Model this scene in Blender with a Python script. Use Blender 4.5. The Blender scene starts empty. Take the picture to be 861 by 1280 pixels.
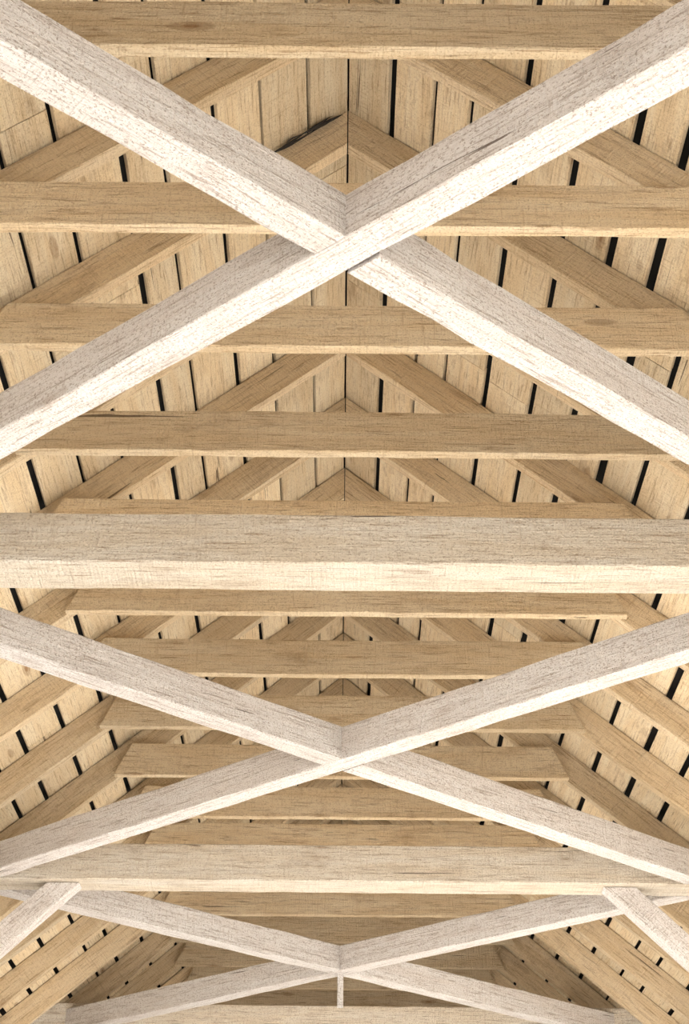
import bpy, math, random, bmesh
from mathutils import Vector, Matrix
random.seed(11)
S=bpy.context.scene
H=2.47        # underside of ties / braces above the eye
BAY=3.05
SP=0.61
HC=3.216       # underside of collar ties
RZ=4.295      # rafter underside at ridge
P=.86        # pitch
AL=math.atan(P); RD=0.15
SZ=RZ+RD/math.cos(AL)   # sheathing underside at ridge
T=[4.07+BAY*i for i in range(-3,7)]
Y0,Y1=T[0]-.2,T[-1]+.2
XH=2.30
FL=-1.5

class MB:
    def __init__(s): s.v=[];s.f=[];s.g=[];s.t=[]
    def beam(s,O,X,Y,Z,s0,s1,w,h,k0=(0,0),k1=(0,0),seg=.14,bev=.003,jit=.0015,tone=None,bow=.004):
        O=Vector(O);X=Vector(X).normalized();Y=Vector(Y).normalized();Z=Vector(Z).normalized()
        n=max(2,int((s1-s0)/seg)); base=len(s.v)
        gx,gy,gz=[random.uniform(-50,50) for _ in range(3)]
        t=random.random() if tone is None else tone
        bw=random.uniform(-bow,bow);bz=random.uniform(-bow,bow)
        for i in range(n+1):
            u=i/n; c=[]
            for sy,sz in((-1,-1),(1,-1),(1,1),(-1,1)):
                b1=bev*random.uniform(.4,1.5);b2=bev*random.uniform(.4,1.5)
                ja=random.uniform(-jit,jit);jb=random.uniform(-jit,jit)
                A=(sy*(w/2)+ja,sz*(h/2-b1)+jb);B=(sy*(w/2-b2)+ja,sz*(h/2)+jb)
                if (sy,sz) in((-1,-1),(1,1)): c+= [A,B]
                else: c+=[B,A]
            for a,b in c:
                p0=s0+k0[0]*a+k0[1]*b; p1=s1+k1[0]*a+k1[1]*b
                q=p0+(p1-p0)*u
                oa=bw*math.sin(u*math.pi);ob=bz*math.sin(u*math.pi)
                s.v.append(O+X*q+Y*(a+oa)+Z*(b+ob)); s.g.append((q+gx,a+gy,b+gz)); s.t.append(t)
        for i in range(n):
            for j in range(8):
                a=base+i*8+j;b=base+i*8+(j+1)%8
                s.f.append((a,b,b+8,a+8))
        s.f.append(tuple(base+j for j in range(7,-1,-1)))
        s.f.append(tuple(base+n*8+j for j in range(8)))
    def obj(s,name,mat,parent=None):
        c=sum(s.v,Vector())/len(s.v)
        m=bpy.data.meshes.new(name)
        m.from_pydata([v-c for v in s.v],[],s.f)
        a=m.attributes.new("grain",'FLOAT_VECTOR','POINT')
        a.data.foreach_set("vector",[x for g in s.g for x in g])
        b=m.attributes.new("tone",'FLOAT','POINT'); b.data.foreach_set("value",s.t)
        m.update()
        bm=bmesh.new();bm.from_mesh(m);bmesh.ops.recalc_face_normals(bm,faces=bm.faces);bm.to_mesh(m);bm.free()
        m.materials.append(mat)
        o=bpy.data.objects.new(name,m);o.location=c;S.collection.objects.link(o)
        if parent: o.parent=parent
        return o

def wood(name,light,mid,dark,grit=.5,knots=1.0,bump=.5,rough=.85,stain=.5,grain=.7,kcol=(.30,.15,.06)):
    m=bpy.data.materials.new(name);m.use_nodes=True
    N=m.node_tree.nodes;L=m.node_tree.links
    bs=N["Principled BSDF"];bs.inputs["Roughness"].default_value=rough
    bs.inputs["Specular IOR Level"].default_value=.15
    at=N.new("ShaderNodeAttribute");at.attribute_name="grain"
    tn=N.new("ShaderNodeAttribute");tn.attribute_name="tone"
    def mp(sc,rot=(0,0,0)):
        k=N.new("ShaderNodeMapping");k.inputs["Scale"].default_value=sc;k.inputs["Rotation"].default_value=rot;L.new(at.outputs["Vector"],k.inputs["Vector"]);return k.outputs[0]
    def noise(v,sc,det=6,ro=.6,dist=0):
        k=N.new("ShaderNodeTexNoise");k.inputs["Scale"].default_value=sc;k.inputs["Detail"].default_value=det
        k.inputs["Roughness"].default_value=ro;k.inputs["Distortion"].default_value=dist;L.new(v,k.inputs["Vector"]);return k.outputs["Fac"]
    def ramp(f,a,b,c0=0,c1=1):
        k=N.new("ShaderNodeMapRange");k.inputs[1].default_value=a;k.inputs[2].default_value=b;k.inputs[3].default_value=c0;k.inputs[4].default_value=c1
        L.new(f,k.inputs[0]);return k.outputs[0]
    def mixc(f,a,b):
        k=N.new("ShaderNodeMix");k.data_type='RGBA'
        if isinstance(f,float):k.inputs[0].default_value=f
        else:L.new(f,k.inputs[0])
        for i,x in((6,a),(7,b)):
            if isinstance(x,tuple):k.inputs[i].default_value=(*x,1)
            else:L.new(x,k.inputs[i])
        return k.outputs[2]
    def math_(op,a,b):
        k=N.new("ShaderNodeMath");k.operation=op
        for i,x in enumerate((a,b)):
            if isinstance(x,(int,float)):k.inputs[i].default_value=x
            else:L.new(x,k.inputs[i])
        return k.outputs[0]
    g1=noise(mp((3,60,60)),2.0,7,.75,.5)
    g2=noise(mp((.8,8,8)),1.5,4,.6,.8)
    bl=noise(mp((1.8,5,5)),1.5,7,.75)
    sp=noise(mp((80,110,110)),1.6,2,.7)
    saw=noise(mp((60,4,4),(0,.12,.12)),1.6,4,.65,.2)   # circular-saw marks, across the grain
    crk=noise(mp((1.1,26,26)),1.3,3,.5,.6)
    c=mixc(ramp(g2,.38,.62),light,mid)
    c=mixc(math_('MULTIPLY',ramp(g1,.52,.64),grain*.95),c,dark)
    c=mixc(math_('MULTIPLY',ramp(bl,.56,.69),stain*.9),c,dark)
    c=mixc(math_('MULTIPLY',ramp(sp,.54,.65),grit*.75),c,dark)
    c=mixc(math_('MULTIPLY',ramp(saw,.54,.62),.3),c,mid)
    c=mixc(math_('MULTIPLY',ramp(saw,.60,.70),.3),c,dark)
    c=mixc(math_('MULTIPLY',ramp(crk,.71,.735),.8),c,(.10,.06,.035))
    vo=N.new("ShaderNodeTexVoronoi");vo.inputs["Scale"].default_value=1.0;L.new(mp((1.7,6,6)),vo.inputs["Vector"])
    rim=math_('MULTIPLY',ramp(vo.outputs["Distance"],.10,.13,1,0),.45*knots)
    c=mixc(rim,c,kcol)
    kn=math_('MULTIPLY',ramp(vo.outputs["Distance"],.03,.06,1,0),.7*knots)
    c=mixc(kn,c,kcol)
    hs=N.new("ShaderNodeHueSaturation");L.new(c,hs.inputs["Color"])
    L.new(ramp(tn.outputs["Fac"],0,1,.84,1.08),hs.inputs["Value"])
    L.new(hs.outputs[0],bs.inputs["Base Color"])
    hgt=math_('ADD',math_('ADD',math_('MULTIPLY',g1,1.0),math_('MULTIPLY',saw,1.0)),math_('MULTIPLY',sp,.6*grit+.2))
    bp=N.new("ShaderNodeBump");bp.inputs["Strength"].default_value=bump;bp.inputs["Distance"].default_value=.018
    L.new(hgt,bp.inputs["Height"]);L.new(bp.outputs[0],bs.inputs["Normal"])
    return m
M_br=wood("weathered_whitewash_brace",(.92,.885,.86),(.87,.81,.77),(.38,.29,.23),grit=.95,knots=.3,bump=1,stain=.35,grain=.8)
M_tie=wood("whitewash_tie",(.94,.87,.76),(.88,.77,.62),(.38,.26,.16),grit=.75,knots=.6,bump=1,stain=.45,grain=.8)
M_col=wood("cream_rough_sawn",(.89,.745,.53),(.82,.64,.41),(.36,.21,.10),grit=.6,knots=1,bump=.9,stain=.5,grain=.8)
M_raf=wood("cream_rafter",(.90,.745,.53),(.83,.65,.42),(.38,.23,.11),grit=.5,knots=.6,bump=.9,stain=.5,grain=.8)
M_sh=wood("cream_board",(.89,.76,.55),(.83,.66,.43),(.36,.22,.11),grit=.5,knots=1,bump=.8,stain=.6,grain=.75)
def flat(name,col,rough=.9,sc=4,var=.15):
    m=bpy.data.materials.new(name);m.use_nodes=True;N=m.node_tree.nodes;L=m.node_tree.links
    bs=N["Principled BSDF"];bs.inputs["Roughness"].default_value=rough
    t=N.new("ShaderNodeTexCoord");n=N.new("ShaderNodeTexNoise");n.inputs["Scale"].default_value=sc;n.inputs["Detail"].default_value=6
    L.new(t.outputs["Object"],n.inputs["Vector"])
    r=N.new("ShaderNodeValToRGB");r.color_ramp.elements[0].color=(*[x*(1-var) for x in col],1);r.color_ramp.elements[1].color=(*[min(1,x*(1+var)) for x in col],1)
    L.new(n.outputs["Fac"],r.inputs[0]);L.new(r.outputs[0],bs.inputs["Base Color"]);return m
M_dark=flat("dark_shingle",(.006,.005,.004))
M_gnd=flat("pale_gravel",(.66,.63,.58),sc=3)
M_flr=flat("pale_concrete",(.80,.77,.73),sc=5)
M_deb=flat("dark_debris",(.02,.016,.013),sc=30)

# ---- tie beams, posts, knee braces
TW,TH=.18,.19
for y in T:
    b=MB();b.beam((0,y,H+TH/2),(1,0,0),(0,1,0),(0,0,1),-2.16,2.16,TW,TH,k0=(0,1/P),k1=(0,-1/P),bev=.004);b.obj("tie_beam",M_tie)
    for sx in(-1,1):
        b=MB();b.beam((sx*XH,y,0),(0,0,1),(1,0,0),(0,1,0),FL,2.13,.16,.16);b.obj("post",M_tie)
        d=Vector((-sx,0,1)).normalized();n=Vector((sx,0,1)).normalized()
        x0=XH-.22;drop=x0-1.42
        b=MB()
        b.beam(Vector((sx*x0,y,H-drop-.002)),d,(0,1,0),n,-.12,drop*math.sqrt(2)-.002,.09,.12,k0=(0,1),k1=(0,-1),bev=.004)
        b.obj("knee_brace",M_br)
for sx in(-1,1):
    b=MB();b.beam((sx*XH,0,2.215),(0,1,0),(1,0,0),(0,0,1),Y0,Y1,.16,.16);b.obj("wall_plate",M_tie)

# ---- horizontal X braces
BW,BH=.095,.15
for i in range(len(T)-1):
    yc=(T[i]+T[i+1])/2
    e=bpy.data.objects.new("cross_brace",None);S.collection.objects.link(e)
    hy=BAY/2-TW/2-.003; kx=1.93; ky=BAY/2
    D=Vector((kx,-ky,0)).normalized()
    Yp=Vector((ky,kx,0)).normalized()
    Lh=hy/abs(D.y)
    k=-Yp.y/D.y
    D2=Vector((kx,ky,0)).normalized();Y2=Vector((-ky,kx,0)).normalized()
    k2=-Y2.y/D2.y
    b=MB();b.beam((0,yc,H+BH/2),D,Yp,(0,0,1),-Lh,Lh,BW,BH,k0=(k,0),k1=(k,0),bev=.004,jit=.002,tone=.7);b.obj("through_brace",M_br,e)
    dn=D2.dot(Yp);yn=Y2.dot(Yp);g=BW/2+.004
    kk=-yn/dn
    b=MB();b.beam((0,yc,H+BH/2),D2,Y2,(0,0,1),g/dn,Lh,BW,BH,k0=(kk,0),k1=(k2,0),bev=.004,jit=.002);b.obj("half_brace_far",M_br,e)
    b=MB();b.beam((0,yc,H+BH/2),D2,Y2,(0,0,1),-Lh,-g/dn,BW,BH,k0=(k2,0),k1=(kk,0),bev=.004,jit=.002);b.obj("half_brace_near",M_br,e)

# ---- rafters + collar ties
CT,CH,RT=.042,.19,.05
k=-12
while True:
    yb=4.414+SP*k+{-3:-.03,-2:.035}.get(k,0)
    if yb>Y1-.1: break
    if yb>Y0+.2:
        b=MB()
        j=random.uniform(-.015,.015);hl=1.23
        b.beam((0,yb-CT/2,HC+CH/2+random.uniform(-.006,.006)),(1,0,0),(0,1,0),(0,0,1),-hl+j,hl+j,CT,CH,k0=(0,.45),k1=(0,-.45),bev=.003)
        b.obj("collar_tie",M_col)
        for sx in(-1,1):
            b=MB();X=Vector((sx*math.cos(AL),0,-math.sin(AL)));Z=Vector((sx*math.sin(AL),0,math.cos(AL)))
            O=Vector((0,yb+.008+RT/2,RZ+(RD/2)/math.cos(AL)))
            kz=-abs(Z.x)/abs(X.x)
            b.beam(O,X,(0,1,0),Z,.003,2.6/math.cos(AL),RT,RD,k0=(0,kz),k1=(0,kz))
            b.obj("rafter",M_raf)
    k+=1

# ---- roof sheathing boards with open joints
for sx in(-1,1):
    b=MB();X=Vector((0,1,0));A=Vector((sx*math.cos(AL),0,-math.sin(AL)));Z=Vector((sx*math.sin(AL),0,math.cos(AL)))
    O=Vector((0,0,SZ+.004))
    d=0.0
    while d<2.6/math.cos(AL):
        w=random.choice((.15,.19,.20,.215,.18))
        y=Y0-.15-random.uniform(0,2)
        while y<Y1+.2:
            L=random.choice((2.44,3.05,3.66,4.27))
            if y+L>Y0-.1:
                b.beam(O+A*(d+w/2)+Z*(.0125),X,A,Z,max(y,Y0-.15)+.002,min(y+L,Y1+.2)-.002,w-random.uniform(0,.008),.022,seg=.35,bev=.002,jit=.001,bow=.003)
            y+=L
        d+=w+random.choice((.022,.028,.034,.016,.026))
    b.obj("ceiling_boards",M_sh)
b=MB()
for sx in(-1,1):
    A=Vector((sx*math.cos(AL),0,-math.sin(AL)));Z=Vector((sx*math.sin(AL),0,math.cos(AL)))
    b.beam(Vector((0,0,SZ))+A*1.75+Z*.075,(0,1,0),A,Z,Y0-.2,Y1+.25,3.62,.04,seg=3,bev=.003,jit=0,bow=0)
b.obj("roof",M_dark)

# ---- far gable
b=MB();x=-2.2
while x<2.19:
    w=.2;xm=x+w/2;top=SZ-P*abs(xm)-.03
    b.beam((xm,Y1+.12,0),(0,0,1),(1,0,0),(0,1,0),FL,top,w-.006,.025,k1=(-P*(1 if xm>0 else -1),0),seg=.5,bev=.002)
    x+=w
b.obj("wall_back",M_sh)
for sx,nm in((-1,"shade_wall_left"),(1,"shade_wall_right")):  # out-of-view side walls, added to block light and darken the far bays
    b=MB();z=FL
    while z<1.9:
        b.beam((sx*(XH+.105),0,z+.115),(0,1,0),(1,0,0),(0,0,1),T[5]-1,Y1,.025,.225,seg=1,bev=.002)
        z+=.23
    b.obj(nm,M_sh)

# ---- strand of dark debris caught where the rafter meets the boards
cu=bpy.data.curves.new("cobweb_debris",'CURVE');cu.dimensions='3D';cu.bevel_depth=.006;cu.bevel_resolution=2
for s_ in range(3):
    sp=cu.splines.new('POLY');n=22;sp.points.add(n-1)
    x0=-.30+.03*s_;x1=-.02-.02*s_
    for i in range(n):
        u=i/(n-1);x=x0+(x1-x0)*u
        z=SZ-P*abs(x)-.010-.012*abs(math.sin(u*4+s_*1.3))
        sp.points[i].co=(x,3.80-.008*s_,z,1);sp.points[i].radius=(.7+.4*math.sin(u*9+s_))*(1-abs(2*u-1)**4+.1)
o=bpy.data.objects.new("cobweb_debris",cu);cu.materials.append(M_deb);S.collection.objects.link(o)

# ---- small bracket hanging at a brace crossing
b=MB();b.beam((0,(T[4]+T[5])/2,0),(0,0,1),(1,0,0),(0,1,0),H-.20,H-.002,.035,.035,bev=.002,seg=.05,bow=0,jit=.0005);b.obj("hanging_bracket",M_br)

# ---- ground
def box(name,a,c,mat):
    v=[Vector((x,y,z)) for x in(a[0],c[0]) for y in(a[1],c[1]) for z in(a[2],c[2])]
    m=bpy.data.meshes.new(name);m.from_pydata(v,[],[(0,1,3,2),(4,6,7,5),(0,4,5,1),(2,3,7,6),(0,2,6,4),(1,5,7,3)]);m.materials.append(mat)
    o=bpy.data.objects.new(name,m);S.collection.objects.link(o)
box("floor",(-2.6,Y0-.1,FL-.1),(2.6,Y1+.3,FL),M_flr)
box("ground",(-40,-40,FL-.3),(40,60,FL-.1),M_gnd)

# ---- light
w=bpy.data.worlds.new("sky");S.world=w;w.use_nodes=True
bg=w.node_tree.nodes["Background"];bg.inputs[0].default_value=(1,.98,.97,1);bg.inputs[1].default_value=.9
l=bpy.data.lights.new("sun",'SUN');l.energy=21.5;l.angle=.05;l.color=(1,.965,.92)
o=bpy.data.objects.new("sun",l);S.collection.objects.link(o);o.rotation_euler=(0,math.radians(52),math.radians(-15))

# ---- camera (50 mm on full frame, portrait)
c=bpy.data.cameras.new("camera");c.sensor_fit='VERTICAL';c.sensor_height=36;c.sensor_width=24.2;c.lens=49.98;c.clip_start=.01
o=bpy.data.objects.new("camera",c);S.collection.objects.link(o)
o.matrix_world=Matrix.Rotation(math.radians(90+33.92),4,'X')@Matrix.Rotation(math.radians(.5),4,'Z')
S.camera=o
S.view_settings.view_transform='Standard'
